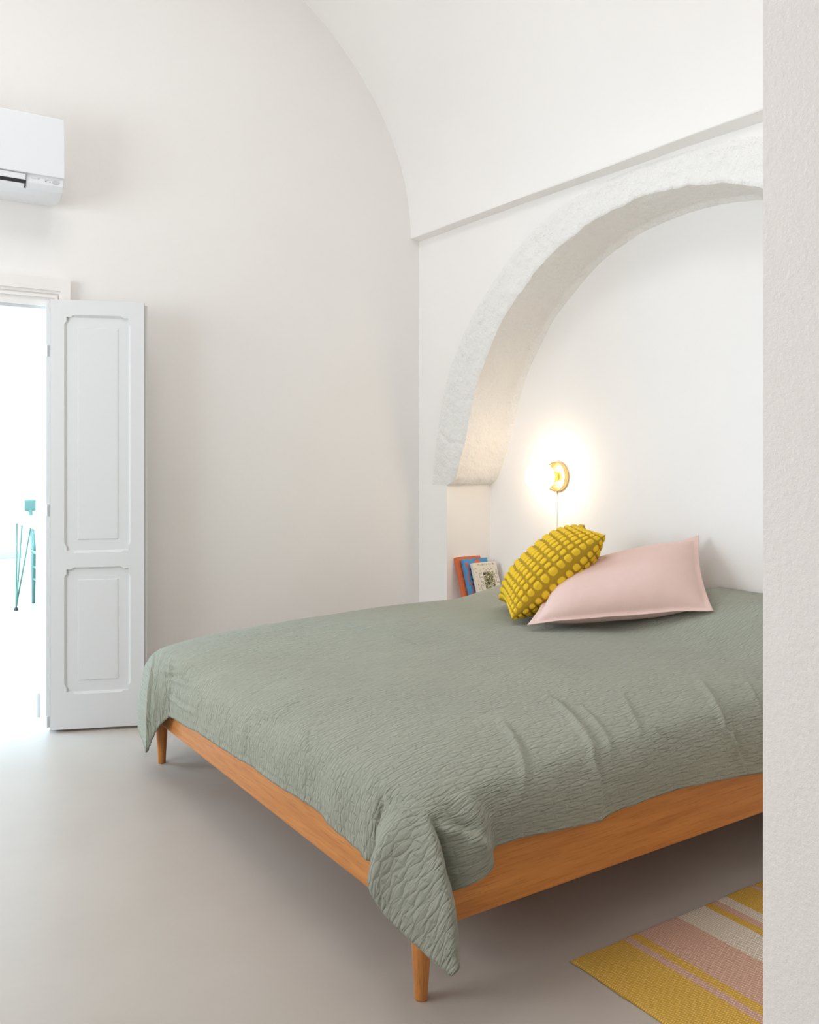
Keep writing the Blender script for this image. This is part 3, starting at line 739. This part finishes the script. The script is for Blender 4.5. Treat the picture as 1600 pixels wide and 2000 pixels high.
# ------------------------------------------------------------------ next room: table and chair
tb = empty('table', (1.60, 6.9, 0), 'white table on mint hairpin legs in the bright next room', 'table')
def tp(name, bm, mat, **k):
    for v in bm.verts: v.co -= Vector((1.60, 6.9, 0))
    return obj(name, bm, mat, tb, **k)
tp('table_top', box(1.20, 1.97, 6.05, 7.55, .708, .732), M_top, bevel=.003)
tp('edge_banding', box(1.197, 1.20, 6.06, 7.54, .711, .729), M_top)
for (fx_, fy_, sx_, sy_) in ((1.272, 7.49, 1, -1), (1.272, 6.12, 1, 1), (1.90, 7.49, -1, -1), (1.90, 6.12, -1, 1)):
    bm = bmesh.new()
    top = [(fx_ + .005*sx_, fy_ + .0*sy_, .707), (fx_ + .035*sx_, fy_ + .055*sy_, .707), (fx_ + .115*sx_, fy_ + .01*sy_, .707)]
    for t_ in top: add_tube(bm, [(fx_, fy_, .022), t_], .0058, 8)
    lg = tp('leg', bm, M_mintmetal, smooth=True)
    f = obj('foot_cap', tube([(fx_-1.60, fy_-6.9, 0), (fx_-1.60, fy_-6.9, .012), (fx_-1.60, fy_-6.9, .028)], [.016, .015, .007], 12), M_black, lg)
ch = empty('chair', (1.64, 7.62, 0), 'mint green wooden chair at the far end of the white table', 'chair')
def cp(name, bm, mat, **k):
    for v in bm.verts: v.co -= Vector((1.64, 7.62, 0))
    return obj(name, bm, mat, ch, **k)
bm = box(1.43, 1.85, 7.42, 7.81, .415, .440); cp('seat', bm, M_mint, bevel=.010, segs=3)
for sx_ in (-1, 1):
    xp = 1.64 + sx_*.185
    cp('back_post', tube([(xp, 7.79, .0), (xp + .0*sx_, 7.785, .42), (xp + .005*sx_, 7.83, .62), (xp + .01*sx_, 7.88, .765)], [.013, .021, .018, .016], 12), M_mint, smooth=True)
    cp('leg', tube([(xp, 7.44, 0), (xp, 7.45, .415)], [.013, .020], 12), M_mint, smooth=True)
    cp('stretcher', tube([(xp, 7.45, .20), (xp, 7.787, .20)], .010, 10), M_mint, smooth=True)
    cp('stretcher', tube([(xp, 7.45, .30), (xp, 7.787, .30)], .010, 10), M_mint, smooth=True)
    cp('bent_brace', tube([(xp - .0*sx_, 7.80, .60), (xp + .012*sx_, 7.72, .56), (xp + .016*sx_, 7.68, .50), (xp + .01*sx_, 7.68, .44)], .009, 10), M_mint, smooth=True)
cp('stretcher', tube([(1.455, 7.785, .25), (1.825, 7.785, .25)], .010, 10), M_mint, smooth=True)
# curved back rest
bm = bmesh.new(); rows = []
for k in range(17):
    t = k/16; x = 1.40 + .48*t; y = 7.865 + .045*math.sin(PI*t)
    rows.append([bm.verts.new((x, y + a, z)) for a, z in ((-.010, .755), (-.012, .83), (-.004, .842), (.010, .835), (.010, .755), (0, .748))])
for a, b in zip(rows, rows[1:]):
    for k in range(6): bm.faces.new((a[k], a[(k+1) % 6], b[(k+1) % 6], b[k]))
bm.faces.new(rows[0]); bm.faces.new(rows[-1]); cp('backrest', bm, M_mint, smooth=False)

# ------------------------------------------------------------------ light
def area(name, loc, direction, sx_, sy_, power, colr_=(1, 1, 1), spread=PI):
    l = bpy.data.lights.new(name, 'AREA'); l.shape = 'RECTANGLE'; l.size = sx_; l.size_y = sy_; l.energy = power; l.color = colr_; l.spread = spread
    o = bpy.data.objects.new(name, l); COL.objects.link(o); o.location = loc
    o.rotation_euler = Vector(direction).to_track_quat('-Z', 'Y').to_euler(); return o
SKY = (.86, .94, 1.0)
area('daylight_bedroom_window', (XL - .14, 2.70, 1.72), (1, 0, -.08), 1.46, 1.20, 44, (.87, .945, 1))
area('overhead_fill', (.65, 2.30, 3.88), (.0, .1, -1), 1.25, 1.25, 21, (.97, .98, 1))  # added overhead fill to brighten the bed top; the vault has no opening
area('reveal_fill', (-2.48, -.75, 1.65), (1, 0, 0), 1.5, 1.7, 30, (1, .965, .94))  # added fill lamp, out of view, brightening the near reveal
area('daylight_next_room_window', (-2.08, 6.2, 1.6), (1, 0, 0), 1.9, 1.9, 340, (.50, .76, 1.0))
area('daylight_next_room_window', (-2.08, 9.2, 1.6), (1, 0, 0), 1.9, 1.9, 110, (.75, .88, 1.0))
w = bpy.data.worlds.new('sky'); SC.world = w; w.use_nodes = True
bm = bmesh.new()
for (x0, x1, y0, y1) in ((-.04, .02, 1.62, 2.98), (1.28, 1.34, 1.62, 2.98), (.021, 1.279, 1.62, 1.67), (.021, 1.279, 2.93, 2.98)): add_box(bm, x0, x1, y0, y1, 3.84, 4.0)
struct(obj('fill_frame', bm, M_white))  # unseen frame added around the overhead fill lamp
bg = w.node_tree.nodes['Background']; bg.inputs[0].default_value = (.75, .87, 1, 1); bg.inputs[1].default_value = 1.0

# ------------------------------------------------------------------ camera
cd = bpy.data.cameras.new('camera'); cam = bpy.data.objects.new('camera', cd); COL.objects.link(cam)
cam.location = (0, 0, 1.2); cam.rotation_euler = (PI/2, 0, -math.asin(.5504))
cd.sensor_fit = 'HORIZONTAL'; cd.sensor_width = 36; cd.lens = 1746/1600*36; cd.shift_y = -109/1600; cd.clip_start = .05
SC.camera = cam
SC.view_settings.view_transform = 'Standard'; SC.view_settings.look = 'None'; SC.view_settings.gamma = 1; SC.view_settings.exposure = 0.2
SC.cycles.max_bounces = 12; SC.cycles.diffuse_bounces = 8; SC.cycles.sample_clamp_indirect = 4
